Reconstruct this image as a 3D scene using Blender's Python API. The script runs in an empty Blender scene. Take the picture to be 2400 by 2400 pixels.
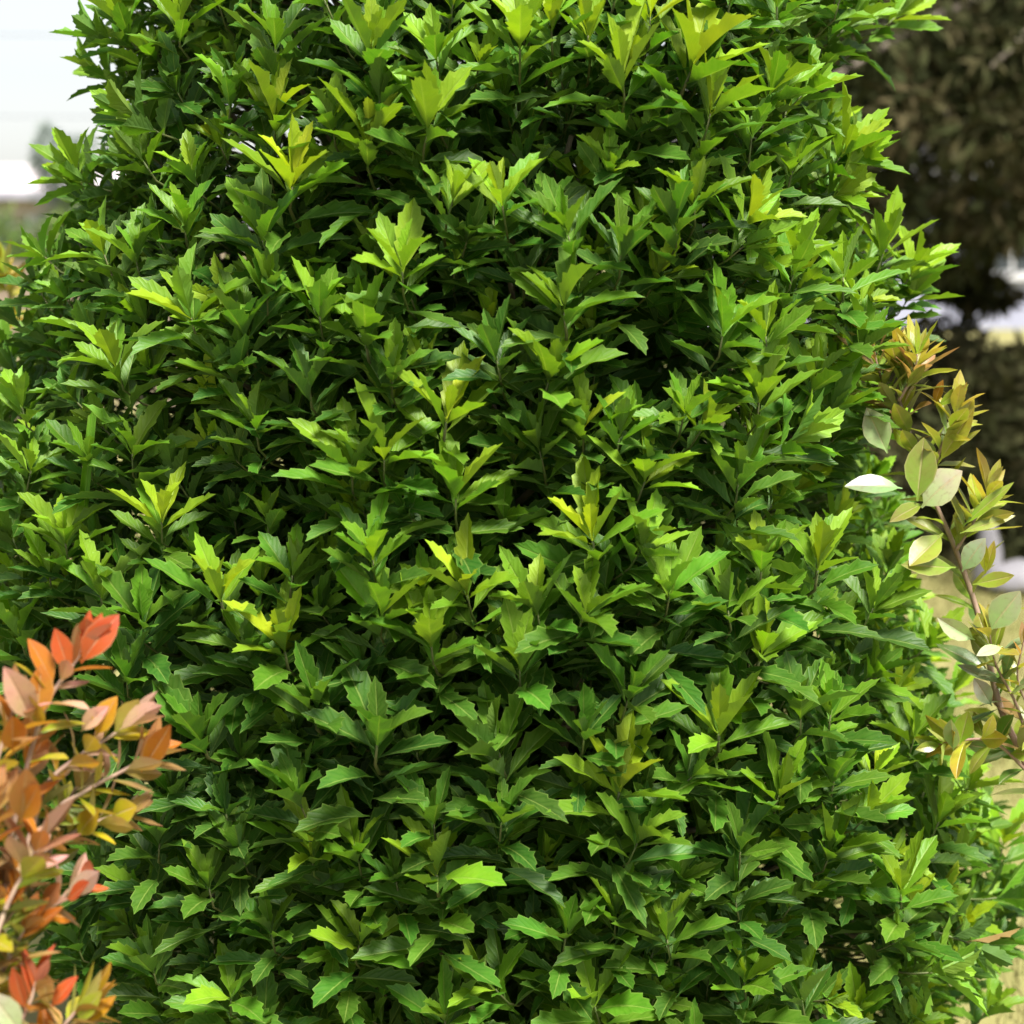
import bpy, math, random
import numpy as np
from mathutils import Vector, Matrix, noise

sc = bpy.context.scene
R = math.radians
rng = np.random.default_rng(11)
random.seed(5)

# ------------------------------------------------------------------ camera
FPX = 3700.0                      # focal length in photograph pixels (2400 wide)
CAM = np.array([0.0, -2.55, 1.5])
PITCH = R(9.8)                    # looking down
cam_d = bpy.data.cameras.new('camera')
cam = bpy.data.objects.new('camera', cam_d)
sc.collection.objects.link(cam)
cam.location = CAM
cam.rotation_euler = (R(90) - PITCH, 0, 0)
cam_d.sensor_width = 36
cam_d.lens = FPX / 2400 * 36
cam_d.clip_end = 600
cam_d.dof.use_dof = True
cam_d.dof.focus_distance = 1.98
cam_d.dof.aperture_fstop = 3.4
sc.camera = cam

# ------------------------------------------------------------------ sky and sun
SUN_ELEV, SUN_AZ = R(60), R(150)       # azimuth clockwise from +Y
w = bpy.data.worlds.new('World'); sc.world = w; w.use_nodes = True
nt = w.node_tree; nt.nodes.clear()
sky = nt.nodes.new('ShaderNodeTexSky'); sky.sky_type = 'NISHITA'; sky.sun_disc = False
sky.sun_elevation = SUN_ELEV; sky.sun_rotation = SUN_AZ
sky.dust_density = 1.5; sky.air_density = 1.2; sky.ozone_density = 1.0
hs = nt.nodes.new('ShaderNodeHueSaturation'); hs.inputs['Saturation'].default_value = 0.25
bg = nt.nodes.new('ShaderNodeBackground'); bg.inputs['Strength'].default_value = 0.067
wo = nt.nodes.new('ShaderNodeOutputWorld')
nt.links.new(sky.outputs[0], hs.inputs['Color']); nt.links.new(hs.outputs[0], bg.inputs['Color'])
nt.links.new(bg.outputs[0], wo.inputs['Surface'])
sun_d = bpy.data.lights.new('sun', 'SUN'); sun_d.energy = 4.7; sun_d.angle = R(18); sun_d.color = (1, .955, .88)
sun = bpy.data.objects.new('sun', sun_d); sc.collection.objects.link(sun)
sdir = Vector((math.sin(SUN_AZ) * math.cos(SUN_ELEV), math.cos(SUN_AZ) * math.cos(SUN_ELEV), math.sin(SUN_ELEV)))
sun.rotation_euler = sdir.to_track_quat('Z', 'Y').to_euler()
sun.location = (3, -4, 6)
sc.view_settings.view_transform = 'Standard'; sc.view_settings.look = 'None'
sc.view_settings.exposure = 1.5; sc.view_settings.gamma = 1.0
sc.view_settings.use_curve_mapping = False
sc.render.engine = 'CYCLES'
cy = sc.cycles
cy.max_bounces = 7; cy.diffuse_bounces = 2; cy.glossy_bounces = 3; cy.transmission_bounces = 4
cy.use_denoising = True
try:
    cy.denoiser = 'OPENIMAGEDENOISE'; cy.denoising_input_passes = 'RGB_ALBEDO_NORMAL'; cy.denoising_prefilter = 'ACCURATE'
except Exception:
    pass
cy.sample_clamp_indirect = 6

# ------------------------------------------------------------------ helpers
COL = sc.collection
def link(o, parent=None):
    COL.objects.link(o)
    if parent is not None: o.parent = parent
    return o
def tag(o, label=None, cat=None, group=None, kind=None):
    if label: o['label'] = label
    if cat: o['category'] = cat
    if group: o['group'] = group
    if kind: o['kind'] = kind
    return o
def empty(name, loc=(0, 0, 0)):
    o = bpy.data.objects.new(name, None); o.location = loc; o.empty_display_size = .1
    return link(o)
def mesh_obj(name, verts, faces, mat, parent=None, smooth=False):
    me = bpy.data.meshes.new(name)
    me.from_pydata([tuple(v) for v in verts], [], [tuple(f) for f in faces])
    me.materials.append(mat)
    if smooth: me.shade_smooth()
    me.update()
    return link(bpy.data.objects.new(name, me), parent)

def px_dir(px, py):
    """direction of a photograph pixel; unit depth along the optical axis"""
    x = (px - 1200) / FPX; y = (1200 - py) / FPX
    c, s = math.cos(PITCH), math.sin(PITCH)
    return np.array([x, c + y * s, -s + y * c])
def at(px, py, depth):
    return CAM + px_dir(px, py) * depth

def nd(nt, typ, **kw):
    n = nt.nodes.new(typ)
    for k, v in kw.items(): setattr(n, k, v)
    return n
def math_node(nt, op, a, b=None, clamp=False):
    n = nt.nodes.new('ShaderNodeMath'); n.operation = op; n.use_clamp = clamp
    for i, v in enumerate((a, b)):
        if v is None: continue
        if isinstance(v, (int, float)): n.inputs[i].default_value = v
        else: nt.links.new(v, n.inputs[i])
    return n.outputs[0]
def mix_col(nt, fac, a, b, blend='MIX'):
    n = nt.nodes.new('ShaderNodeMix'); n.data_type = 'RGBA'; n.blend_type = blend
    for sock, v in ((n.inputs[0], fac), (n.inputs[6], a), (n.inputs[7], b)):
        if isinstance(v, (int, float)): sock.default_value = v
        elif isinstance(v, tuple): sock.default_value = v + (1,) if len(v) == 3 else v
        else: nt.links.new(v, sock)
    return n.outputs[2]
def new_mat(name):
    m = bpy.data.materials.new(name); m.use_nodes = True
    m.node_tree.nodes.clear(); return m, m.node_tree

def plain_mat(name, c1, c2, scale=8, rough=.8, bump=.2, detail=4):
    m, t = new_mat(name)
    o = nd(t, 'ShaderNodeOutputMaterial'); p = nd(t, 'ShaderNodeBsdfPrincipled')
    tc = nd(t, 'ShaderNodeTexCoord'); n = nd(t, 'ShaderNodeTexNoise')
    n.inputs['Scale'].default_value = scale; n.inputs['Detail'].default_value = detail
    t.links.new(tc.outputs['Object'], n.inputs['Vector'])
    r = nd(t, 'ShaderNodeMapRange'); r.inputs[1].default_value = .3; r.inputs[2].default_value = .7
    t.links.new(n.outputs[0], r.inputs[0])
    t.links.new(mix_col(t, r.outputs[0], c1, c2), p.inputs['Base Color'])
    p.inputs['Roughness'].default_value = rough
    if bump:
        b = nd(t, 'ShaderNodeBump'); b.inputs['Strength'].default_value = bump
        t.links.new(n.outputs[0], b.inputs['Height']); t.links.new(b.outputs[0], p.inputs['Normal'])
    t.links.new(p.outputs[0], o.inputs[0])
    return m

def leaf_mat(name, mode):
    """leaf blade: tone attribute (r = youth, g, b = random) for the holly, or a direct colour."""
    m, t = new_mat(name)
    L = t.links
    o = nd(t, 'ShaderNodeOutputMaterial')
    at_ = nd(t, 'ShaderNodeAttribute', attribute_name='tone')
    sep = nd(t, 'ShaderNodeSeparateColor'); L.new(at_.outputs['Color'], sep.inputs[0])
    uv = nd(t, 'ShaderNodeUVMap', uv_map='UVMap')
    sx = nd(t, 'ShaderNodeSeparateXYZ'); L.new(uv.outputs[0], sx.inputs[0])
    au = math_node(t, 'ABSOLUTE', math_node(t, 'SUBTRACT', sx.outputs[0], .5))      # 0 at midrib, .5 at the edge
    # side veins: slanting forward from the midrib
    ph = math_node(t, 'SUBTRACT', sx.outputs[1], math_node(t, 'MULTIPLY', au, .55))
    vein = math_node(t, 'POWER', math_node(t, 'ABSOLUTE', math_node(t, 'SINE', math_node(t, 'MULTIPLY', ph, 24.0))), 5.0)
    ves = math_node(t, 'SUBTRACT', 1.0, vein)
    rib = nd(t, 'ShaderNodeMapRange'); rib.inputs[1].default_value = .018; rib.inputs[2].default_value = .05
    rib.inputs[3].default_value = 1; rib.inputs[4].default_value = 0; L.new(au, rib.inputs[0])
    geo = nd(t, 'ShaderNodeNewGeometry')
    nz = nd(t, 'ShaderNodeTexNoise'); nz.inputs['Scale'].default_value = 55; nz.inputs['Detail'].default_value = 3
    L.new(geo.outputs['Position'], nz.inputs['Vector'])
    if mode == 'holly':
        y = sep.outputs[0]
        r1 = nd(t, 'ShaderNodeValToRGB')
        e = r1.color_ramp.elements
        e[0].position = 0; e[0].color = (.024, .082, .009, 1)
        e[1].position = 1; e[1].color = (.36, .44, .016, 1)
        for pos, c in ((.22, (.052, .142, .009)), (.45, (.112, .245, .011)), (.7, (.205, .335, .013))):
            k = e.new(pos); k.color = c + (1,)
        # mottle youth a little along the blade: younger at the base of the blade
        yy = math_node(t, 'ADD', y, math_node(t, 'MULTIPLY', math_node(t, 'SUBTRACT', nz.outputs[0], .5), .22))
        yy = math_node(t, 'ADD', yy, math_node(t, 'MULTIPLY', math_node(t, 'SUBTRACT', .45, sx.outputs[1]), math_node(t, 'MULTIPLY', y, .25)), clamp=True)
        L.new(yy, r1.inputs[0])
        col = r1.outputs[0]
        hsv = nd(t, 'ShaderNodeHueSaturation'); L.new(col, hsv.inputs['Color'])
        L.new(math_node(t, 'ADD', .485, math_node(t, 'MULTIPLY', sep.outputs[1], .03)), hsv.inputs['Hue'])
        L.new(math_node(t, 'ADD', .75, math_node(t, 'MULTIPLY', sep.outputs[2], .5)), hsv.inputs['Value'])
        hsv.inputs['Saturation'].default_value = 1.0
        col = hsv.outputs[0]
        # withered leaves
        isb = math_node(t, 'GREATER_THAN', at_.outputs['Alpha'], 1.5)
        col = mix_col(t, isb, col, (.33, .15, .05))
        rib_c = mix_col(t, .45, col, (.32, .42, .10)); und = mix_col(t, .45, col, (.13, .19, .085))
        rough0, trans = .40, .31
    else:
        warm = mix_col(t, 1.0, at_.outputs['Color'], (1.0, 1.35, .75), 'MULTIPLY')      # yellower towards the stalk, redder at the tip
        rosy = mix_col(t, 1.0, at_.outputs['Color'], (1.04, .92, .9), 'MULTIPLY')
        gr = math_node(t, 'ADD', sx.outputs[1], math_node(t, 'MULTIPLY', math_node(t, 'SUBTRACT', nz.outputs[0], .5), 1.3), clamp=True)
        col = mix_col(t, gr, warm, rosy)
        nz2 = nd(t, 'ShaderNodeTexNoise'); nz2.inputs['Scale'].default_value = 160; nz2.inputs['Detail'].default_value = 4
        L.new(geo.outputs['Position'], nz2.inputs['Vector'])
        spot = nd(t, 'ShaderNodeMapRange'); spot.inputs[1].default_value = .55; spot.inputs[2].default_value = .75; L.new(nz2.outputs[0], spot.inputs[0])
        col = mix_col(t, math_node(t, 'MULTIPLY', spot.outputs[0], .35), col, (.16, .08, .03))
        rib_c = mix_col(t, .5, col, (.50, .38, .24)); und = mix_col(t, .30, col, (.32, .28, .20))
        rough0, trans = .24, .36
    col = mix_col(t, math_node(t, 'MULTIPLY', ves, .10 if mode == 'holly' else .04), col, rib_c)
    col = mix_col(t, math_node(t, 'MULTIPLY', rib.outputs[0], .75), col, rib_c)
    mg = nd(t, 'ShaderNodeMapRange'); mg.inputs[1].default_value = .44; mg.inputs[2].default_value = .49; L.new(au, mg.inputs[0])
    col = mix_col(t, math_node(t, 'MULTIPLY', mg.outputs[0], .5), col, rib_c)
    fac = mix_col(t, geo.outputs['Backfacing'], col, und)
    p = nd(t, 'ShaderNodeBsdfPrincipled'); L.new(fac, p.inputs['Base Color'])
    L.new(math_node(t, 'ADD', rough0, math_node(t, 'MULTIPLY', nz.outputs[0], .16)), p.inputs['Roughness'])
    p.inputs['Specular IOR Level'].default_value = .27 if mode == 'holly' else .6
    bmp = nd(t, 'ShaderNodeBump'); bmp.inputs['Strength'].default_value = .35; bmp.inputs['Distance'].default_value = .0015
    hgt = math_node(t, 'ADD', math_node(t, 'MULTIPLY', ves, -.5 if mode == 'holly' else -.06), math_node(t, 'ADD', math_node(t, 'MULTIPLY', rib.outputs[0], -1.0), math_node(t, 'MULTIPLY', nz.outputs[0], .8)))
    L.new(hgt, bmp.inputs['Height']); L.new(bmp.outputs[0], p.inputs['Normal'])
    tr = nd(t, 'ShaderNodeBsdfTranslucent')
    tint = mix_col(t, 1.0, col, (1.3, 1.3, .4), 'MULTIPLY') if mode == 'holly' else mix_col(t, 1.0, col, (1.35, 1.15, .7), 'MULTIPLY')
    L.new(tint, tr.inputs[0])
    mx = nd(t, 'ShaderNodeMixShader'); mx.inputs[0].default_value = trans
    L.new(p.outputs[0], mx.inputs[1]); L.new(tr.outputs[0], mx.inputs[2]); L.new(mx.outputs[0], o.inputs[0])
    return m

M_HOLLY = leaf_mat('holly_leaf', 'holly')
M_SMOOTH = leaf_mat('smooth_leaf', 'colour')
M_BARK = plain_mat('grey_bark', (.10, .08, .06), (.20, .17, .13), 40, .85, .5)
M_TWIG = plain_mat('green_twig', (.07, .11, .02), (.10, .10, .035), 60, .6, .2)
M_PINKSTEM = plain_mat('pinkish_stem', (.22, .13, .10), (.30, .22, .15), 60, .55, .25)

def tubes(paths, sides=5):
    """paths: list of (points Nx3, radii N) -> verts, faces of one mesh"""
    V, F = [], []
    for pts, rad in paths:
        pts = np.asarray(pts, float); n = len(pts); base = len(V)
        tan = np.gradient(pts, axis=0); tan /= np.linalg.norm(tan, axis=1)[:, None] + 1e-9
        ref = np.array([.31, .2, .93]) if abs(tan[0][2]) < .9 else np.array([1., .1, 0])
        for i in range(n):
            a = np.cross(tan[i], ref); a /= np.linalg.norm(a) + 1e-9; b = np.cross(tan[i], a)
            for k in range(sides):
                an = 2 * math.pi * k / sides
                V.append(pts[i] + rad[i] * (math.cos(an) * a + math.sin(an) * b))
        for i in range(n - 1):
            for k in range(sides):
                k2 = (k + 1) % sides
                F.append((base + i * sides + k, base + i * sides + k2, base + (i + 1) * sides + k2, base + (i + 1) * sides + k))
        F.append(tuple(base + k for k in range(sides))[::-1]); F.append(tuple(base + (n - 1) * sides + k for k in range(sides)))
    return V, F
def bez(pts, n=10):
    """Catmull-Rom through the given points"""
    P = [np.asarray(p, float) for p in pts]
    P = [2 * P[0] - P[1]] + P + [2 * P[-1] - P[-2]]
    out = []
    for i in range(1, len(P) - 2):
        for k in range(n):
            u = k / n
            out.append(.5 * ((2 * P[i]) + (-P[i - 1] + P[i + 1]) * u + (2 * P[i - 1] - 5 * P[i] + 4 * P[i + 1] - P[i + 2]) * u * u + (-P[i - 1] + 3 * P[i] - 3 * P[i + 1] + P[i + 2]) * u ** 3))
    out.append(P[-2]); return np.array(out)

# ---------------------------------------------------- leaf blades (vectorised)
# (t on midrib, t on edge, half width), two halves that meet in a crease
T_HOLLY = np.array([(0, 0, .016), (.09, .10, .026), (.20, .21, .105), (.32, .37, .205), (.39, .40, .165), (.50, .56, .235),
                    (.575, .59, .180), (.68, .745, .205), (.755, .77, .140), (.83, .885, .115), (.885, .90, .070), (1, 1.02, .0)])
T_HOLLY_LOW = np.array([(0, 0, .016), (.12, .12, .03), (.33, .38, .20), (.42, .44, .165), (.60, .68, .215), (.69, .71, .15), (1, 1.02, 0)])
T_OVAL = np.array([(0, 0, .012), (.09, .09, .022), (.2, .2, .10), (.36, .36, .185), (.54, .54, .215), (.72, .72, .175), (.86, .86, .10), (.95, .95, .04), (1, 1, 0)])

def leaf_faces(T):
    n = len(T); F = []
    for h in (0, 1):
        o = h * 2 * n
        for i in range(n - 1):
            a, b, c, d = o + i, o + i + 1, o + n + i + 1, o + n + i      # mid i, mid i+1, edge i+1, edge i
            if i == n - 2: q = (a, b, d)
            else: q = (a, b, c, d)
            F.append(q if h == 0 else q[::-1])
    return F
def leaf_uv(T):
    n = len(T); uv = np.zeros((4 * n, 2))
    for h in (0, 1):
        uv[h * 2 * n: h * 2 * n + n] = np.stack([np.full(n, .5), T[:, 0]], 1)
        uv[h * 2 * n + n: h * 2 * n + 2 * n] = np.stack([np.full(n, 0. if h == 0 else 1.), T[:, 1]], 1)
    return uv
def leaf_shape(T, L, W, fold, curl, wave, twist, ph):
    """local vertices (N, 4n, 3): +y along the blade, +z the upper side. All parameters arrays of N"""
    n = len(T); N = len(L); out = np.zeros((N, 4 * n, 3))
    for h in (0, 1):
        sg = -1. if h == 0 else 1.
        for e in (0, 1):
            tt = T[:, 1] if e else T[:, 0]
            s = (T[:, 2] if e else np.zeros(n))[None, :] * W[:, None] * L[:, None]
            y = tt[None, :] * L[:, None]
            k = curl[:, None] / L[:, None]; a = k * y
            a = np.where(np.abs(a) < 1e-4, 1e-4, a)
            cyv = np.sin(a) / np.where(np.abs(k) < 1e-6, 1e-6, k); czv = -(1 - np.cos(a)) / np.where(np.abs(k) < 1e-6, 1e-6, k)
            f = fold[:, None] * (1 - .35 * tt[None, :])
            lx = sg * s * np.cos(f); lz = s * np.sin(f)
            lz = lz + e * wave[:, None] * L[:, None] * np.sin(tt[None, :] * 17 + ph[:, None] + h * 1.7) * np.minimum(1, T[:, 2] * 6)[None, :]
            tw = twist[:, None] * tt[None, :]
            lx2 = lx * np.cos(tw) - lz * np.sin(tw); lz2 = lx * np.sin(tw) + lz * np.cos(tw)
            j = h * 2 * n + e * n
            out[:, j:j + n, 0] = lx2
            out[:, j:j + n, 1] = cyv + lz2 * np.sin(a)
            out[:, j:j + n, 2] = czv + lz2 * np.cos(a)
    return out
def norm(v): return v / (np.linalg.norm(v, axis=-1, keepdims=True) + 1e-12)

def foliage_mesh(name, T, loc, frame, shp, tone, mat, parent, drop=()):
    """many leaves joined into one mesh"""
    n4 = 4 * len(T); N = len(loc)
    verts = np.einsum('nvk,nkj->nvj', shp, frame) + loc[:, None, :]
    base = leaf_faces(T)
    li = np.concatenate([np.array(f) for f in base]); ln = np.array([len(f) for f in base])
    loops = (li[None, :] + (np.arange(N) * n4)[:, None]).ravel()
    tot = np.tile(ln, N); start = np.concatenate([[0], np.cumsum(tot)[:-1]])
    me = bpy.data.meshes.new(name)
    me.vertices.add(N * n4); me.vertices.foreach_set('co', verts.astype(np.float32).ravel())
    me.loops.add(len(loops)); me.loops.foreach_set('vertex_index', loops.astype(np.int32))
    me.polygons.add(len(tot)); me.polygons.foreach_set('loop_start', start.astype(np.int32))
    try: me.polygons.foreach_set('loop_total', tot.astype(np.int32))
    except Exception: pass
    uvl = me.uv_layers.new(name='UVMap'); uvl.data.foreach_set('uv', np.tile(leaf_uv(T)[li], (N, 1)).astype(np.float32).ravel())
    a = me.attributes.new('tone', 'FLOAT_COLOR', 'POINT'); a.data.foreach_set('color', np.repeat(tone, n4, axis=0).astype(np.float32).ravel())
    me.update(calc_edges=True); me.validate(); me.shade_smooth()
    me.materials.append(mat)
    return link(bpy.data.objects.new(name, me), parent)
def single_leaf(T, loc, frame, shp, tone, mat, parent, parent_loc):
    me = bpy.data.meshes.new('leaf')
    me.from_pydata(shp.tolist(), [], leaf_faces(T))
    uvl = me.uv_layers.new(name='UVMap'); uv = leaf_uv(T)
    idx = np.zeros(len(me.loops), np.int32); me.loops.foreach_get('vertex_index', idx)
    uvl.data.foreach_set('uv', uv[idx].astype(np.float32).ravel())
    a = me.attributes.new('tone', 'FLOAT_COLOR', 'POINT'); a.data.foreach_set('color', np.repeat(tone[None, :], len(shp), 0).astype(np.float32).ravel())
    me.shade_smooth(); me.materials.append(mat)
    o = link(bpy.data.objects.new('leaf', me), parent)
    m = Matrix.Identity(4)
    for r in range(3):
        for c in range(3): m[r][c] = frame[c][r]
        m[r][3] = loc[r] - parent_loc[r]
    o.matrix_local = m
    return o

# ------------------------------------------------------------------ the setting: ground
def ground_sheet():
    xs = np.concatenate([np.linspace(-150, -12, 14), np.linspace(-10, 12, 45), np.linspace(15, 150, 14)])
    ys = np.concatenate([np.linspace(-40, -4, 8), np.linspace(-3, 20, 47), np.linspace(24, 300, 20)])
    V = []
    for y in ys:
        for x in xs:
            V.append((x, y, .025 * noise.noise(Vector((x * .7, y * .7, 0))) - .02))
    nx = len(xs)
    F = [(j * nx + i, j * nx + i + 1, (j + 1) * nx + i + 1, (j + 1) * nx + i) for j in range(len(ys) - 1) for i in range(nx - 1)]
    m = plain_mat('dry_lawn', (.15, .15, .04), (.21, .185, .07), 1.6, .95, .4, 8)
    o = mesh_obj('lawn', V, F, m, smooth=True); tag(o, kind='structure')
ground_sheet()

# ------------------------------------------------------------------ the holly bush
PZ = np.array([-.1, .1, .278, .433, .547, .75, .916, 1.05, 1.2, 1.35, 1.447, 1.5, 1.57, 1.65, 1.737, 1.80, 1.867, 2.1, 2.4, 2.7, 2.95])
PR = np.array([.55, .70, .79, .84, .80, .72, .66, .62, .58, .585, .61, .50, .50, .55, .46, .52, .60, .55, .40, .22, .04])
PLZ = np.array([-.1, .1, .5, .9, 1.2, 1.4, 1.5, 1.6, 1.7, 1.867, 2.1, 2.4, 2.7, 2.95])
PL = np.array([.45, .60, .85, .90, .86, .79, .70, .63, .61, .60, .56, .42, .22, .04])
PFZ = np.array([-.1, .1, .5, .9, 1.2, 1.5, 1.867, 2.1, 2.4, 2.7, 2.95])
PF = np.array([.42, .55, .73, .74, .70, .66, .58, .50, .38, .2, .04])
def surf_r(th, z):
    c = math.cos(th)
    wr = max(0, c) ** 2.2; wl = max(0, -c) ** 2.2
    r = wr * np.interp(z, PZ, PR) + wl * np.interp(z, PLZ, PL) + (1 - wr - wl) * np.interp(z, PFZ, PF)
    p = Vector((math.cos(th) * .8, math.sin(th) * .8, z))
    amp = .035 if abs(c) < .9 else .012
    return r + amp * noise.noise(p * 4.2) + amp * .6 * noise.noise(p * 9.0)
def surf_pt(th, z, off=0):
    r = surf_r(th, z) + off
    return np.array([r * math.cos(th), r * math.sin(th), z])
def hit_surface(px, py):
    d = px_dir(px, py); best = None
    for s in np.arange(1.3, 3.0, .008):
        p = CAM + d * s
        g = math.hypot(p[0], p[1]) - surf_r(math.atan2(p[1], p[0]), p[2])
        if best is None or g < best[0] - 1e-4: best = (g, p)
        if g < 0: return p, 0.
    return best[1], best[0]
def project(P):
    v = np.asarray(P) - CAM
    c, s = math.cos(PITCH), math.sin(PITCH)
    depth = v[..., 1] * c - v[..., 2] * s; up = v[..., 1] * s + v[..., 2] * c
    return 1200 + FPX * v[..., 0] / depth, 1200 - FPX * up / depth, depth

# rosettes read from the photograph: quadrant origin, then (x, y, size, youth, lean) in units of .621 px
ROS = {(0, 0): [(1400,230,1,.65,5),(1650,250,.9,.5,0),(1040,480,1.1,.8,-5),(1390,580,1.1,.8,0),(1610,520,1.1,.6,5),(1100,740,1.2,.95,5),(1040,220,1,.3,0),
 (870,410,.8,.5,-5),(740,690,.8,.55,0),(1260,500,.8,.5,0),(1700,790,.8,.8,0),(1900,800,.9,.7,0),(1000,940,1.1,.35,-15),(1520,1060,1,.65,0),(730,1230,1.1,.6,-10),
 (930,1290,1,.3,0),(1010,1150,.9,.5,0),(1210,1220,.9,.55,0),(1385,1320,1.2,.45,5),(450,1420,1,.6,0),(880,1440,1,.35,0),(1680,1620,1.2,.85,0),(970,1640,.9,.5,0),
 (1170,1480,.9,.25,0),(1480,1440,.8,.4,0),(1880,1380,.9,.2,-10),(500,1740,1,.55,0),(340,1760,.9,.45,-10),(1330,1800,1.1,.6,-5),(1450,1760,1.1,.6,10),
 (1720,1900,1.1,.7,5),(110,1800,.9,.5,0),(90,1560,.9,.5,-5),(560,480,1,.5,-60),(440,170,.9,.5,-55),(430,320,.9,.5,-60),(680,130,1,.7,0),(480,120,.9,.7,-20),
 (300,670,.9,.6,-15),(350,700,1,.6,-70),(700,880,.9,.45,10),(400,980,.9,.55,-15),(190,990,.9,.5,-45),(1430,420,.8,.5,0),(560,640,.9,.5,-20),(520,1010,.9,.4,-10)],
 (1200, 0): [(30,210,1.1,.7,0),(150,150,.9,.8,0),(290,180,.9,.8,0),(420,330,1.1,.75,0),(660,310,1.3,.95,20),(740,470,1.1,.8,15),(520,110,1,.9,10),(1000,50,.9,.6,0),
 (1240,130,.9,.5,40),(1420,95,1,.7,50),(1230,30,.8,.7,20),(960,390,1,.6,20),(1080,380,.9,.5,50),(1050,680,1,.5,5),(1220,620,1.2,.65,40),(1270,650,1,.7,45),
 (1180,760,1,.65,60),(690,800,.9,.65,0),(620,880,1,.3,0),(870,860,1,.8,25),(850,950,1,.55,50),(220,920,1,.4,0),(410,990,1,.3,0),(200,1210,1.1,.5,0),(130,1460,1.1,.6,10),
 (790,1290,1,.5,10),(1390,990,1.1,.7,10),(1490,1060,1,.75,25),(1480,1150,1,.6,35),(1250,1080,1.1,.65,0),(1060,1040,1,.6,15),(960,1300,.9,.6,0),(930,1540,1.1,.7,10),
 (1120,1480,1.1,.5,15),(700,1640,.9,.75,20),(270,1640,.9,.75,0),(400,1680,1,.45,5),(110,1720,1,.4,0),(490,1840,1.1,.75,25),(850,1850,1,.35,10),(640,1600,.9,.4,0),
 (1030,1680,1,.6,40),(1180,1600,1,.5,20),(1300,1350,1,.55,20),(900,560,.9,.3,0),(820,30,.9,.7,0)],
 (0, 1200): [(610,60,1,.8,0),(250,130,1,.6,0),(380,310,1,.55,-5),(190,250,.8,.6,0),(840,350,1.2,.8,0),(540,440,1.1,.35,0),(1080,540,1.2,.75,0),(1100,260,.9,.5,0),
 (1410,200,1,.55,5),(1440,410,1.1,.55,0),(1770,330,1.1,.8,0),(1630,510,1.1,.65,5),(940,540,1,.3,-10),(1195,760,1.2,.3,0),(770,870,1.2,.25,0),(1420,890,1.2,.2,0),
 (1890,920,1.2,.4,0),(1140,1100,1.1,.3,0),(1640,1190,1,.25,0),(1890,1180,1.1,.3,0),(860,1150,.9,.15,0),(650,1080,.9,.2,0),(1180,1310,1.1,.6,0),(1355,1310,1.1,.55,0),
 (1650,1380,1.2,.7,0),(1350,1640,1.1,.55,0),(795,1430,1,.35,0),(600,1260,.9,.15,0),(920,1300,1,.2,-20),(1030,1600,1,.3,0),(580,1720,1,.35,0),(300,1640,1,.15,0),
 (870,1840,1.1,.5,-5),(1890,1800,1.1,.55,-10),(1680,1920,1,.4,0),(1000,1960,1,.45,0),(1500,1400,.9,.3,0),(480,640,1,.25,0),(80,480,1,.5,-10),(60,120,1,.45,-15)],
 (1200, 1200): [(310,130,1.2,.9,0),(470,160,1,.6,20),(100,390,1.1,.6,0),(260,410,1.1,.5,10),(590,330,1.1,.45,0),(940,220,1,.65,0),(1150,240,1.2,.7,5),(1420,210,.8,.7,0),
 (820,390,1,.4,0),(930,560,1.2,.65,10),(1350,380,1,.45,15),(30,610,1.1,.4,0),(430,720,1.1,.3,0),(1200,780,1,.45,0),(780,850,1.2,.7,5),(1090,780,1,.3,0),(400,1070,1.3,.95,5),
 (660,1000,.9,.35,30),(460,1260,1.1,.45,0),(270,850,.9,.25,0),(1000,1080,1.1,.6,0),(1210,1030,1.1,.4,5),(1510,870,1.1,.55,0),(860,1290,1.1,.2,0),(1190,1300,1.1,.5,5),
 (1320,1150,1,.55,30),(1600,1180,1.1,.55,0),(1470,1440,1.1,.6,0),(590,1620,1.1,.5,0),(880,1780,1.1,.55,0),(320,1870,1.2,.5,0),(390,1540,1,.45,0),(200,1600,1,.4,0),
 (1650,700,.9,.65,20),(1560,500,.9,.7,30),(1700,1050,1,.6,30),(1850,1260,1.1,.7,10),(1830,1440,1,.5,60),(1560,1720,1,.6,70),(1700,1600,.9,.3,100),(1780,1880,.9,.6,20),
 (1100,1850,1,.3,0),(850,1480,.9,.2,0)]}
VOIDS = [(1550,870,75),(1480,790,50),(820,930,70),(430,960,60),(300,1560,55),(500,1600,70),(650,1660,55),(1150,1690,80),(1270,1640,70),(1080,1850,45),(1000,2290,60),
         (1230,1200,45),(1330,350,45),(590,370,45),(590,600,45),(830,180,45),(1640,1580,45),(1740,1610,45),(1360,2030,55),(1790,2080,40),(1200,2340,70),(1960,2260,45),
         (700,2010,40),(2020,1720,35),(1080,820,60),(860,480,40),(1650,400,40),(360,1000,40),(600,1480,35),(1300,1780,45),(1450,1950,40),(1680,1230,35)]

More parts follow.
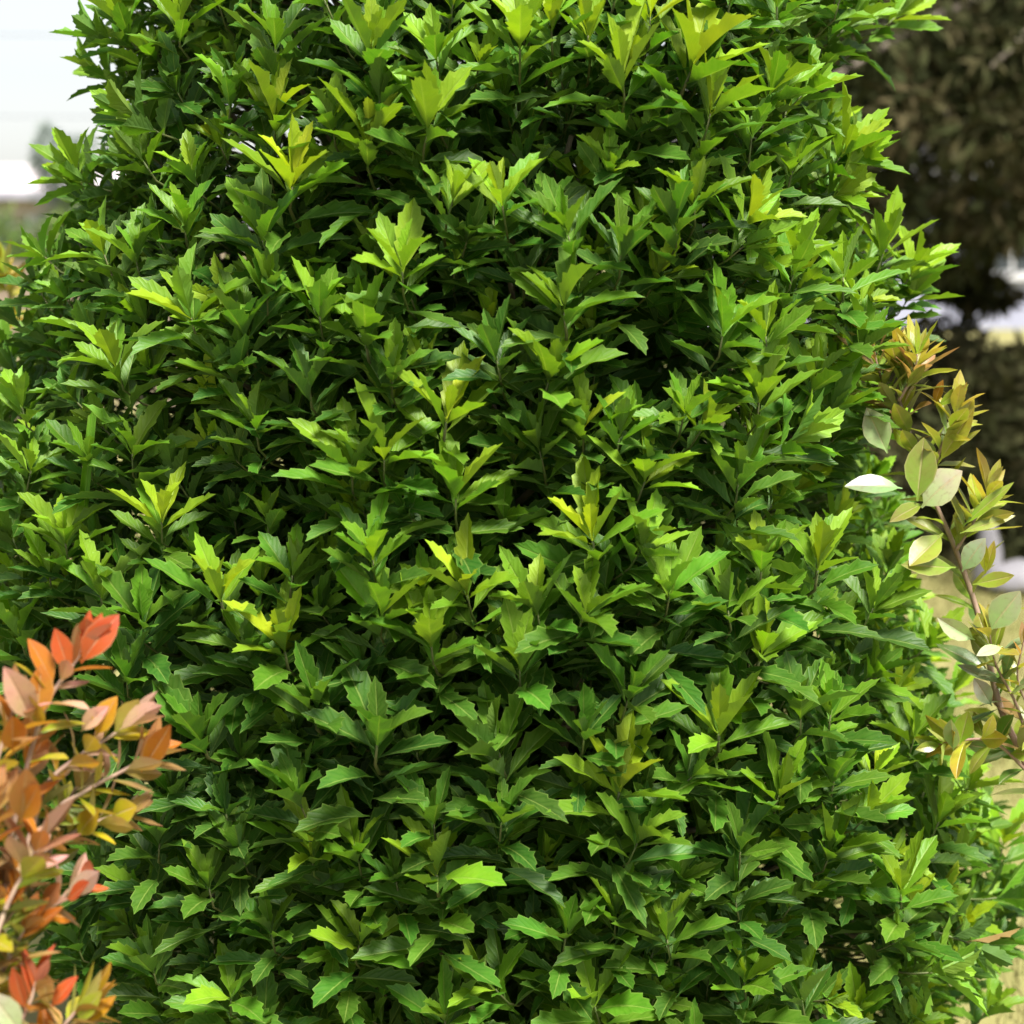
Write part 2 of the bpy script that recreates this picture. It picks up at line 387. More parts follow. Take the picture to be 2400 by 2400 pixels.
def make_shoot(B, A, size, youth, n, kind, withered=False):
    """leaf parameters of one shoot that ends at B along A"""
    A = A / np.linalg.norm(A)
    ref = np.array([0, 0, 1.]) if abs(A[2]) < .85 else np.array([0, 1., 0])
    u = np.cross(A, ref); u /= np.linalg.norm(u); v = np.cross(A, u)
    out = []; off = .014 * size; az = rng.uniform(0, 6.28)
    lift = rng.uniform(-6, 8)
    for i in range(n):
        az += 2.39996 + rng.normal(0, .22)
        f = i / max(1, n - 1)
        al = R(np.interp(i, [0, 1, 3, 6, 9, 13], [12, 22, 36, 50, 66, 80]) + rng.normal(0, 7) + lift)
        if kind > 0: al = R(np.interp(i, [0, 2, 5, 9], [25, 42, 64, 84]) + rng.normal(0, 12))
        ln = np.interp(i, [0, 1, 2, 4, 12], [.66, .82, .95, 1.02, 1.0]) * rng.uniform(.85, 1.15) * .070 * size
        if kind > 0: ln = np.interp(i, [0, 2, 9], [.75, 1, 1]) * rng.uniform(.8, 1.15) * .066 * size
        r = math.cos(az) * u + math.sin(az) * v
        d = math.cos(al) * A + math.sin(al) * r
        d = norm(d + rng.normal(0, .07, 3) + np.array([0, 0, .03 + .30 * max(0, math.sin(al)) * max(0., -r[2] * .8 - r[1] * .4)]))
        nn = A - (A @ d) * d
        nn = norm(norm(nn) + rng.normal(0, .16, 3) + np.array([0, 0, .12])); nn = norm(nn - (nn @ d) * d)
        x = np.cross(d, nn)
        yy = youth * np.interp(i, [0, 2, 4, 7, 12], [1.1, 1.02, .85, .5, .2]) + rng.normal(0, .05)
        out.append(dict(loc=B + A * off, fr=np.stack([x, d, nn]), L=ln, W=rng.uniform(.66, .94) * (.9 if youth > .7 else 1), fold=R(rng.uniform(18, 46)) * (1.3 if i < 4 else 1),
                        curl=rng.uniform(-.1, .6), wave=rng.uniform(.008, .03), twist=rng.normal(0, .22), ph=rng.uniform(0, 6.3),
                        tone=(np.clip(yy, 0, 1), rng.uniform(), rng.uniform(), 2. if (withered and i == 5) else 1.)))
        off -= (.0022 if i < 6 else .0075) * size * rng.uniform(.6, 1.5)
    inw = -norm(np.array([B[0], B[1], 0.]))
    stem = np.array([B + A * .012, B - A * .018, B - A * .040 + inw * .022, B - A * .06 + inw * .075])
    return dict(B=B, A=A, leaves=out, stem=stem, size=size, youth=youth, n=n)

hand = []
for (ox, oy), lst in ROS.items():
    for (x, y, s, yo, lean) in lst:
        px, py = ox + x * .621, oy + y * .621
        P, miss = hit_surface(px, py)
        out = norm(np.array([P[0], P[1], 0.]))
        th = math.atan2(P[1], P[0])
        tocam = norm(CAM - P) * np.array([1, 1, 0])
        la = R(lean + rng.normal(0, 7))
        A = norm(np.array([math.sin(la), 0, math.cos(la)]) + tocam * rng.uniform(.16, .42) + out * .10)
        P = P + tocam * .018
        hand.append(make_shoot(P, A, s * 1.2, yo, int(rng.integers(14, 18)) + (3 if yo > .7 else 0), 0, withered=(abs(px - 2255) < 4 and abs(py - 2193) < 4)))
hpx = np.array([project(h['B'])[:2] for h in hand])

class Grid:
    def __init__(s, c): s.c = c; s.d = {}
    def ok(s, p, r):
        k = tuple(int(math.floor(v / s.c)) for v in p)
        for i in (-1, 0, 1):
            for j in (-1, 0, 1):
                for l in (-1, 0, 1):
                    for q in s.d.get((k[0] + i, k[1] + j, k[2] + l), ()):
                        if (q[0] - p[0]) ** 2 + (q[1] - p[1]) ** 2 + (q[2] - p[2]) ** 2 < r * r: return False
        return True
    def add(s, p): s.d.setdefault(tuple(int(math.floor(v / s.c)) for v in p), []).append(p)

def fill_layer(count, dmin, off0, off1, kind, front_only, seedpts=(), seed_r=0):
    g = Grid(max(dmin, seed_r) + 1e-3); shoots = []; gs = Grid(max(dmin, seed_r) + 1e-3)
    for p in seedpts: gs.add(tuple(p))
    for _ in range(count):
        z = rng.uniform(.06, 2.9); th = rng.uniform(-math.pi, math.pi)
        front = math.sin(th) < .30
        if front_only and not front: continue
        if not front and rng.uniform() < .15: continue
        if z > 2.05 and rng.uniform() < .4: continue
        off = rng.uniform(off0, off1)
        r = surf_r(th, z)
        if r + off < .03: continue
        if rng.uniform() > (r + off) / .9: continue
        P = surf_pt(th, z, off)
        if not g.ok(P, dmin): continue
        if len(seedpts) and not gs.ok(P, seed_r): continue
        if front and P[1] < .1 and kind < 3:
            px, py, _ = project(P)
            if any((px - a) ** 2 + (py - b) ** 2 < (c * (1.45, 1.4, .8)[kind]) ** 2 for a, b, c in VOIDS): continue
        g.add(tuple(P))
        out = np.array([math.cos(th), math.sin(th), 0.])
        A = norm(out * rng.uniform(.35, .8) + np.array([0, 0, rng.uniform(.5, 1.)]) + rng.normal(0, .22 + .1 * kind, 3))
        yo = [rng.uniform(.10, .75), rng.uniform(.02, .25), rng.uniform(0, .08)][min(kind, 2)]  # inner shoots have older leaves, their tone also lowered to paint interior shade
        if kind == 0 and P[0] > .3: yo += .12  # brighter light on the right flank, put into the leaf tone
        if kind == 0 and P[0] < -.1 and P[2] < .9: yo *= .6  # shade at the lower left, put into the leaf tone
        n = [int(rng.integers(12, 16)), int(rng.integers(9, 13)), 8][min(kind, 2)]
        if not front: n = 9
        shoots.append(make_shoot(P, A, rng.uniform(.85, 1.12) * (.95, 1, 1.25, 1.5)[kind], yo, n, kind))
    return shoots
HB = [h['B'] for h in hand]
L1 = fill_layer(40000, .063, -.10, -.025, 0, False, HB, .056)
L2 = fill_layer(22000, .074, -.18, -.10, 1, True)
L3 = fill_layer(16000, .085, -.42, -.24, 2, False) + fill_layer(45000, .066, -.66, -.34, 3, False)  # second call: oversized deep leaves added to block light through the bush

def pack(lv):
    g = lambda k: np.array([l[k] for l in lv])
    return g('loc'), np.array([l['fr'] for l in lv]), (g('L'), g('W'), g('fold'), g('curl'), g('wave'), g('twist'), g('ph')), g('tone')

holly = empty('holly_bush', (0, 0, 0))
tag(holly, 'dense upright holly bush with glossy spiny green leaves and yellow-green shoot tips', 'bush')
V, F = tubes([(bez([(0, 0, -.05), (.02, .01, .7), (-.01, .02, 1.5), (.01, 0, 2.3), (0, 0, 2.8)], 6), np.linspace(.045, .008, 25))], 9)
mesh_obj('trunk', V, F, M_BARK, holly, True)
br = []
for k in range(130):
    z = rng.uniform(.1, 2.3); th = rng.uniform(-math.pi, math.pi); zz = min(2.8, z + rng.uniform(.15, .45))
    e = surf_pt(th, zz, -.12); mid = np.array([e[0] * .5, e[1] * .5, z + (zz - z) * .35])
    pts = bez([(0, 0, z), mid + rng.normal(0, .02, 3), e], 5)
    br.append((pts, np.linspace(.011, .0035, len(pts))))
V, F = tubes(br, 5)
o = mesh_obj('branchwork', V, F, M_BARK, holly, True); tag(o, kind='stuff')

# the shoots that show largest: every leaf its own object
def show(h):
    px, py, d = project(h['B'])
    inside = 60 < px < 2250 and 60 < py < 2360
    return (h['size'] / d) if inside else 0
order = sorted(range(len(hand)), key=lambda i: -show(hand[i]))
picked, total = [], 0
for i in order:
    if total + hand[i]['n'] > 300: break
    picked.append(i); total += hand[i]['n']
rest, stems = [], []
for i, h in enumerate(hand):
    if i in picked:
        Vt, Ft = tubes([(h['stem'] - h['B'], np.array([.0016, .0022, .0026, .003]))], 6)
        so = mesh_obj('shoot', Vt, Ft, M_TWIG, holly, True); so.location = h['B']
        loc, fr, sp, tone = pack(h['leaves']); sh = leaf_shape(T_HOLLY, *sp)
        for k in range(len(loc)):
            single_leaf(T_HOLLY, loc[k], fr[k], sh[k], tone[k], M_HOLLY, so, h['B'])
    else:
        rest += h['leaves']; stems.append(h)
low = []
for h in L1:
    (rest if h['B'][1] < .2 and .3 < h['B'][2] < 2.05 else low).extend(h['leaves'])
for h in L2 + L3: low += h['leaves']
stems += L1 + L2
loc, fr, sp, tone = pack(rest)
o = foliage_mesh('foliage', T_HOLLY, loc, fr, leaf_shape(T_HOLLY, *sp), tone, M_HOLLY, holly); tag(o, kind='stuff')
loc, fr, sp, tone = pack(low)
o2 = foliage_mesh('inner_foliage', T_HOLLY_LOW, loc, fr, leaf_shape(T_HOLLY_LOW, *sp), tone, M_HOLLY, holly); tag(o2, kind='stuff')
V, F = tubes([(h['stem'], np.array([.0011, .0015, .0018, .0024])) for h in stems], 4)
o3 = mesh_obj('twigwork', V, F, M_TWIG, holly, True); tag(o3, kind='stuff')

# ------------------------------------------------------------------ smooth-leaved bushes either side
C = dict(red=(.52, .085, .03), orange=(.46, .15, .018), amber=(.43, .22, .015), yellow=(.38, .31, .014), olive=(.15, .18, .018), green=(.10, .19, .03),
         tan=(.36, .22, .095), pink=(.50, .27, .25), peach=(.46, .21, .09), sage=(.25, .29, .05), plum=(.28, .10, .09), grey=(.26, .33, .20), pale=(.42, .46, .36), gold=(.38, .35, .045), lime=(.29, .36, .035))  # pale and pink: leaf colour with a whitish gloss sheen painted in
def oval_leaf(parent, ploc, B, tip, facing, width, colour, fold=None, curl=None):
    d = tip - B; L = np.linalg.norm(d); d = d / L
    nn = facing - (facing @ d) * d; nn = norm(nn); x = np.cross(d, nn)
    one = lambda v: np.array([v], float)
    sh = leaf_shape(T_OVAL, one(L), one(width), one(R(rng.uniform(8, 30)) if fold is None else fold), one(rng.uniform(-.2, .6) if curl is None else curl),
                    one(rng.uniform(.0, .012)), one(rng.normal(0, .2)), one(rng.uniform(0, 6)))[0]
    c = np.array(C[colour]) * rng.uniform(.62, .98) * (1 + rng.normal(0, .05, 3))
    return single_leaf(T_OVAL, B, np.stack([x, d, nn]), sh, np.append(np.clip(c, .005, .75), 1.), M_SMOOTH, parent, ploc)

SIDE = {(2240, 1290), (2180, 1120), (2440, 1840), (2420, 1820), (2460, 1800), (2130, 1010), (2105, 940)}
def stem_bush(name, label, root, base_depth, stems, leaves, cat='bush'):
    """stems: list of (pixel points root to tip, depth at start, depth at tip, leaf count, colours tip to root, leaf px length, width)
    leaves: (stem index, base px, tip px, depth of base, depth of tip, width, colour)"""
    th = empty(name, root); tag(th, label, cat); root = np.array(root)
    objs = []
    for pts, d0, d1, cnt, cols, lpx, wd in stems:
        dd = np.linspace(d0, d1, len(pts))
        W3 = [at(p[0], p[1], d) for p, d in zip(pts, dd)]
        low_ = W3[0]
        side = len(pts) and tuple(pts[0]) in SIDE
        path = W3 if side else [root + rng.normal(0, .02, 3) * np.array([1, 1, 0]), root * .6 + low_ * .4 + np.array([0, 0, -.05]) * 0] + W3
        path = bez(path, 7); n = len(path)
        Vt, Ft = tubes([(np.array(path) - root, np.linspace(.0028 if side else (.0068 if 'olive' in name else .0042), .0010 if side else .0014, n))], 7)
        so = mesh_obj('stem', Vt, Ft, M_PINKSTEM, th, True); objs.append(so)
        vis = bez(W3, 10); seg = len(vis)
        az = rng.uniform(0, 6)
        cnt = int(cnt * (2.4 if 'red' in name else 2.1))
        for i in range(cnt):
            f = 1 - (i / max(1, cnt - 1)) * .9
            k = min(seg - 2, int(f * (seg - 1))); P = vis[k]; A = norm(vis[k + 1] - vis[max(0, k - 2)])
            ref = np.array([.2, 1., .1]); u = norm(np.cross(A, ref)); v = np.cross(A, u)
            az += 2.4 + rng.normal(0, .3); r = math.cos(az) * u + math.sin(az) * v
            al = R(np.interp(i, [0, 2, 6, 14], [14, 30, 48, 60]) + rng.normal(0, 12))
            L = lpx * (1.15 if 'red' in name else 1.12) * np.interp(i, [0, 2, 5], [.7, .9, 1.]) * rng.uniform(.8, 1.15) * np.interp(f, [0, 1], [d0, d1]) / FPX
            d = norm(math.cos(al) * A + math.sin(al) * r + np.array([0, 0, .12]))
            ci = min(len(cols) - 1, int((i / cnt) * len(cols) + rng.uniform(-.6, .6))); ci = max(0, ci)
            oval_leaf(so, root, P, P + d * L, norm(A - .1 * r + rng.normal(0, .2, 3)), wd * rng.uniform(.9, 1.25), cols[ci])
    for (si, b, t_, db, dt, wd, col) in leaves:
        B, T_ = at(b[0], b[1], db), at(t_[0], t_[1], dt)
        oval_leaf(objs[si], root, B, T_, norm(CAM - B) + np.array([rng.normal(0, .25), 0, .45 + rng.normal(0, .2)]), wd, col)
    return th

warm_tip = ['red', 'orange', 'peach', 'orange', 'amber', 'tan']
stem_bush('red_tipped_bush', 'young bush with orange, red and pink oval leaves in front of the holly', (-.86, -.98, 0), 1.55, [
    ([(-70, 2330), (10, 2030), (60, 1810), (110, 1650), (170, 1560), (205, 1500)], 1.55, 1.58, 12, ['red', 'orange', 'pink', 'yellow', 'orange', 'pink', 'tan'], 105, 1.0),
    ([(-40, 2250), (60, 1990), (110, 1840), (190, 1770), (260, 1725), (315, 1680)], 1.57, 1.62, 11, ['pink', 'yellow', 'pink', 'amber', 'olive', 'tan'], 95, .95),
    ([(-30, 2230), (110, 1930), (200, 1855), (300, 1800), (350, 1765)], 1.60, 1.63, 11, ['orange', 'tan', 'pink', 'yellow', 'olive', 'tan'], 100, .8),
    ([(-60, 2330), (60, 2050), (150, 1965), (230, 1925), (310, 1895)], 1.60, 1.64, 10, ['tan', 'yellow', 'peach', 'olive'], 95, .95),
    ([(-90, 2380), (40, 2185), (120, 2120), (190, 2075)], 1.55, 1.58, 8, ['red', 'pink', 'orange', 'olive', 'gold'], 90, .95),
    ([(-70, 2600), (30, 2430), (70, 2350), (85, 2300)], 1.52, 1.53, 9, ['red', 'peach', 'orange', 'pale'], 95, .8),
    ([(30, 2650), (130, 2440), (170, 2380), (215, 2345)], 1.55, 1.57, 10, ['amber', 'gold', 'tan', 'orange'], 105, .8),
    ([(-130, 2250), (-40, 1920), (0, 1760), (35, 1650)], 1.52, 1.54, 12, ['orange', 'pink', 'amber', 'yellow', 'tan', 'pink'], 110, .9),
    ([(-90, 2420), (10, 2140), (60, 2040), (100, 1960)], 1.50, 1.52, 12, ['orange', 'plum', 'pink', 'lime', 'orange', 'olive', 'tan'], 115, .85),
    ([(-110, 2420), (-30, 2240), (0, 2120), (20, 2050)], 1.53, 1.54, 12, ['pink', 'peach', 'yellow', 'olive', 'lime', 'tan'], 100, .9),
    ([(-60, 2300), (90, 2060), (150, 1900), (200, 1810)], 1.62, 1.66, 10, ['tan', 'gold', 'tan', 'olive', 'peach'], 95, .75),
    ([(-160, 2500), (-60, 2200), (-30, 2000), (-10, 1880)], 1.52, 1.50, 12, ['peach', 'orange', 'tan', 'yellow', 'plum'], 105, .9),
    ([(-120, 2560), (-20, 2330), (25, 2240), (60, 2170)], 1.54, 1.52, 12, ['orange', 'olive', 'tan', 'yellow', 'pink'], 100, .85),
    ([(-90, 2250), (40, 1960), (70, 1830), (75, 1740)], 1.58, 1.60, 12, ['orange', 'tan', 'pink', 'yellow', 'tan'], 95, .8)],
    [(0, (190, 1555), (262, 1440), 1.575, 1.56, 1.15, 'red'), (0, (165, 1580), (128, 1472), 1.575, 1.55, .95, 'red'), (0, (125, 1610), (80, 1495), 1.57, 1.55, 1.0, 'orange'),
     (0, (75, 1690), (26, 1575), 1.55, 1.50, 1.05, 'pink'), (0, (85, 1690), (100, 1560), 1.56, 1.55, 1.2, 'orange'), (1, (225, 1725), (262, 1640), 1.60, 1.58, 1.3, 'amber'),
     (1, (280, 1712), (352, 1640), 1.60, 1.58, .95, 'pink'), (1, (190, 1715), (235, 1655), 1.6, 1.58, 1.1, 'pink'), (2, (330, 1810), (405, 1695), 1.62, 1.59, .8, 'orange'),
     (7, (30, 1760), (28, 1675), 1.53, 1.50, 1.3, 'orange'), (3, (180, 1960), (232, 1895), 1.62, 1.6, 1.3, 'yellow'), (3, (262, 1915), (305, 1890), 1.63, 1.61, 1.9, 'yellow'),
     (3, (300, 1905), (352, 1862), 1.63, 1.62, 1.0, 'tan'), (3, (215, 1900), (130, 1925), 1.63, 1.6, 1.1, 'olive'), (8, (45, 1925), (100, 1830), 1.5, 1.47, 1.1, 'orange'),
     (8, (50, 1930), (62, 1790), 1.5, 1.46, .9, 'peach'), (4, (155, 2110), (215, 2068), 1.57, 1.55, 1.1, 'red'), (4, (100, 2145), (140, 2100), 1.57, 1.54, 1.0, 'pink'),
     (6, (180, 2395), (232, 2325), 1.56, 1.54, .95, 'gold'), (6, (200, 2400), (266, 2335), 1.56, 1.55, .8, 'amber'), (5, (60, 2370), (30, 2265), 1.52, 1.5, .8, 'red'),
     (5, (120, 2360), (168, 2295), 1.53, 1.51, .85, 'red'), (5, (50, 2420), (-20, 2335), 1.5, 1.47, 1.2, 'pale'), (6, (115, 2360), (98, 2275), 1.55, 1.53, .9, 'peach')])

stem_bush('olive_leaved_bush', 'leggy bush with smooth olive, yellow and grey-green leaves on pinkish stems beside the holly', (.98, -.45, 0), 2.15, [
    ([(2560, 2250), (2420, 1830), (2345, 1660), (2295, 1450), (2240, 1290), (2180, 1150), (2130, 1010), (2105, 910), (2120, 830)], 2.16, 2.13, 26, ['gold', 'lime', 'tan', 'lime', 'lime', 'sage', 'lime', 'green', 'sage', 'grey'], 115, .68),
    ([(2240, 1290), (2275, 1235), (2300, 1190), (2318, 1150)], 2.12, 2.10, 10, ['gold', 'lime', 'sage', 'lime'], 105, .6),
    ([(2180, 1120), (2205, 1050), (2228, 1000), (2245, 950)], 2.12, 2.09, 11, ['gold', 'gold', 'lime', 'sage'], 95, .8),
    ([(2440, 1840), (2385, 1660), (2335, 1560), (2318, 1480)], 2.15, 2.09, 10, ['gold', 'sage', 'grey', 'sage', 'tan'], 95, .95),
    ([(2420, 1820), (2330, 1740), (2250, 1735), (2200, 1745)], 2.16, 2.10, 9, ['lime', 'gold', 'sage', 'green'], 85, 1.0),
    ([(2460, 1800), (2420, 1680), (2385, 1590), (2400, 1500)], 2.15, 2.08, 9, ['tan', 'gold', 'sage', 'lime'], 80, .7),
    ([(2130, 1010), (2085, 930), (2060, 870), (2045, 800)], 2.14, 2.12, 16, ['gold', 'tan', 'lime', 'lime', 'sage'], 105, .55),
    ([(2105, 940), (2140, 880), (2150, 830)], 2.11, 2.09, 14, ['lime', 'gold', 'tan', 'lime', 'sage'], 100, .55)],
    [(0, (2115, 1145), (1988, 1122), 2.08, 2.06, 1.0, 'grey'), (0, (2160, 1190), (2240, 1098), 2.08, 2.04, 1.75, 'pale'), (0, (2080, 1062), (2030, 955), 2.1, 2.09, 1.35, 'grey'),
     (0, (2255, 1340), (2300, 1262), 2.1, 2.07, 1.3, 'pale'), (3, (2320, 1480), (2385, 1385), 2.09, 2.06, 1.45, 'grey'), (0, (2165, 1180), (2090, 1210), 2.09, 2.06, .9, 'sage'),
     (0, (2150, 1175), (2165, 1025), 2.08, 2.07, 1.2, 'sage'), (2, (2200, 1085), (2285, 955), 2.1, 2.07, .75, 'gold'), (2, (2232, 1035), (2278, 930), 2.1, 2.07, .85, 'gold'),
     (0, (2195, 955), (2270, 900), 2.1, 2.08, .75, 'lime'), (0, (2190, 950), (2205, 892), 2.1, 2.08, .9, 'amber'), (1, (2250, 1250), (2382, 1200), 2.09, 2.07, .5, 'sage'),
     (1, (2255, 1235), (2372, 1125), 2.09, 2.06, .45, 'lime'), (0, (2285, 1500), (2205, 1455), 2.1, 2.08, 1.1, 'pale'), (3, (2350, 1515), (2290, 1535), 2.09, 2.06, .8, 'pale'),
     (4, (2250, 1745), (2270, 1665), 2.1, 2.08, 1.2, 'lime'), (4, (2305, 1730), (2330, 1680), 2.1, 2.08, 1.2, 'gold'), (4, (2235, 1760), (2232, 1680), 2.1, 2.07, 1.0, 'grey'),
     (0, (2325, 1655), (2285, 1590), 2.12, 2.09, 1.0, 'pale'), (0, (2210, 1250), (2130, 1330), 2.1, 2.07, 1.2, 'sage'), (0, (2240, 1330), (2110, 1325), 2.1, 2.07, .8, 'sage'),
     (1, (2280, 1370), (2380, 1350), 2.1, 2.07, .9, 'sage'), (1, (2310, 1345), (2330, 1270), 2.1, 2.08, .7, 'gold'), (1, (2310, 1345), (2300, 1265), 2.1, 2.08, .7, 'gold')])

stem_bush('yellow_leaved_bush', 'small bush with yellow-green oval leaves behind the pale left flank of the holly', (-1.25, .55, 0), 3.1, [
    ([(-60, 1250), (-30, 900), (20, 720), (10, 640)], 3.0, 2.95, 12, ['lime', 'gold', 'yellow', 'olive', 'tan'], 95, .7),
    ([(-80, 1500), (-40, 1300), (10, 1190), (40, 1150)], 3.0, 2.95, 10, ['yellow', 'lime', 'gold', 'olive'], 100, 1.0),
    ([(-140, 1250), (-110, 900), (-60, 700), (-20, 640)], 3.0, 2.95, 12, ['yellow', 'lime', 'gold', 'olive'], 100, .8)], [])

# ------------------------------------------------------------------ background, right: dark conifer, low juniper, pale house
def needle_crown(name, clumps, per, length, c1, c2, c3, parent, droop, mat_name):
    """crown of narrow needle sprays: clumps is a list of (centre, radius)"""
    N = len(clumps) * per
    cen = np.repeat(np.array([c for c, _ in clumps]), per, 0); rad = np.repeat(np.array([r for _, r in clumps]), per)
    dirv = norm(rng.normal(0, 1, (N, 3))); rr = rad * rng.uniform(.15, 1, N) ** .5
    P = cen + dirv * rr[:, None] * np.array([1, 1, .75])
    d = norm(dirv * .8 + rng.normal(0, .5, (N, 3)) + np.array([0, 0, -droop])); Ls = length * rng.uniform(.5, 1.4, N)
    sd = norm(np.cross(d, norm(rng.normal(0, 1, (N, 3))))) * (Ls * rng.uniform(.10, .2, N))[:, None]
    verts = np.stack([P - sd * .4, P + d * (Ls * .55)[:, None] - sd, P + d * Ls[:, None], P + d * (Ls * .5)[:, None] + sd], 1)
    me = bpy.data.meshes.new(name)
    me.vertices.add(N * 4); me.vertices.foreach_set('co', verts.astype(np.float32).ravel())
    me.loops.add(N * 4); me.loops.foreach_set('vertex_index', np.arange(N * 4, dtype=np.int32))
    me.polygons.add(N); me.polygons.foreach_set('loop_start', np.arange(0, N * 4, 4, dtype=np.int32))
    me.update(calc_edges=True)
    t = np.clip(np.repeat(rng.uniform(0, 1, len(clumps)), per) * .7 + rng.uniform(0, .5, N), 0, 1)
    col = np.where((t < .5)[:, None], np.array(c1) + (np.array(c2) - np.array(c1)) * (t * 2)[:, None], np.array(c2) + (np.array(c3) - np.array(c2)) * ((t - .5) * 2)[:, None])
    a = me.attributes.new('tone', 'FLOAT_COLOR', 'POINT')
    a.data.foreach_set('color', np.repeat(np.concatenate([col, np.ones((N, 1))], 1), 4, 0).astype(np.float32).ravel())
    me.materials.append(M_NEEDLE)
    return link(bpy.data.objects.new(name, me), parent)
m, t = new_mat('needle_foliage')
o_ = nd(t, 'ShaderNodeOutputMaterial'); p_ = nd(t, 'ShaderNodeBsdfPrincipled'); a_ = nd(t, 'ShaderNodeAttribute', attribute_name='tone')
tr_ = nd(t, 'ShaderNodeBsdfTranslucent'); mx_ = nd(t, 'ShaderNodeMixShader'); mx_.inputs[0].default_value = .2
t.links.new(a_.outputs['Color'], p_.inputs['Base Color']); t.links.new(a_.outputs['Color'], tr_.inputs[0]); p_.inputs['Roughness'].default_value = .85; p_.inputs['Specular IOR Level'].default_value = .08
t.links.new(p_.outputs[0], mx_.inputs[1]); t.links.new(tr_.outputs[0], mx_.inputs[2]); t.links.new(mx_.outputs[0], o_.inputs[0])
M_NEEDLE = m

con = empty('conifer_tree', (3.6, 6.6, 0))
tag(con, 'big dark olive-brown conifer with drooping branches behind the holly, over the lawn', 'tree')
V, F = tubes([(bez([(0, 0, -.1), (.05, 0, 2), (0, .05, 5), (0, 0, 8.4)], 5), np.linspace(.24, .03, 16))], 12)
mesh_obj('trunk', V, F, M_BARK, con, True)
clumps = []
for k in range(64):
    z = rng.uniform(1.9, 7.6); th = rng.uniform(-math.pi, math.pi)
    rad = np.interp(z, [1.7, 2.6, 5, 8.2], [2.6, 3.1, 2.4, .5]) * rng.uniform(.8, 1.05)
    e = np.array([rad * math.cos(th), rad * math.sin(th), z - .18 * rad + .1])
    pts = bez([(0, 0, z), e * np.array([.5, .5, 0]) + np.array([0, 0, z + .12]), e], 5)
    Vb, Fb = tubes([(pts, np.linspace(.05, .008, len(pts)))], 6)
    mesh_obj('limb', Vb, Fb, M_BARK, con, True)
    for q in range(9):
        f = .25 + .75 * q / 8; b = pts[min(len(pts) - 1, int(f * (len(pts) - 1)))]
        clumps.append((b + rng.normal(0, .16, 3) + np.array([0, 0, -.08]), rng.uniform(.22, .42)))
# the low drooping skirt in view of the camera
for k in range(150):
    px, py = rng.uniform(1650, 2750), rng.uniform(-150, 585)
    if py > np.interp(px, [1650, 2100, 2240, 2300, 2340, 2420, 2750], [620, 600, 590, 590, 520, 500, 560]): continue
    d = rng.uniform(7.2, 10.0)
    clumps.append((at(px, py, d) - np.array([3.6, 6.6, 0]), rng.uniform(.2, .36)))
for px, py in ((2215, 655), (2245, 668), (2265, 655), (2290, 672), (2320, 688), (2150, 600)):
    clumps.append((at(px, py, 8.2) - np.array([3.6, 6.6, 0]), rng.uniform(.07, .13)))
needle_crown('crown', clumps, 150, .10, (.015, .019, .007), (.036, .042, .015), (.065, .054, .026), con, .55, 'x')

def juniper(loc, rx, rz, n, label, cols):
    j = empty('juniper_bush', loc); tag(j, label, 'bush', None)
    sticks = []
    cl = []
    for k in range(n):
        th = rng.uniform(0, 6.28); f = rng.uniform(0, 1) ** .5; zz = rng.uniform(.12, .98)
        rr = rx * f * math.sqrt(max(.05, 1 - (zz - .35) ** 2 / .55))
        cl.append((np.array([rr * math.cos(th), rr * math.sin(th), zz * rz]), rng.uniform(.12, .24)))
    for k in range(12):
        c = cl[k][0]; sticks.append((bez([(0, 0, 0), c * .5 + np.array([0, 0, .08]), c], 4), np.linspace(.025, .006, 9)))
    Vb, Fb = tubes(sticks, 6); mesh_obj('trunk', Vb, Fb, M_BARK, j, True)
    needle_crown('crown', cl, 80, .10, *cols, j, -.1, 'x')
    return j
b1 = at(2420, 1330, 7.3); juniper((b1[0], b1[1] + .7, 0), 0.95, .93, 130, 'low olive-brown juniper bush standing on the lawn under the big conifer', ((.017, .021, .008), (.040, .044, .017), (.065, .057, .028)))
b2 = at(2130, 1330, 8.5); juniper((b2[0], b2[1] + .6, 0), .8, 1.0, 90, 'dark green-black juniper bush half hidden by the holly flank', ((.008, .011, .006), (.018, .02, .01), (.03, .026, .015)))

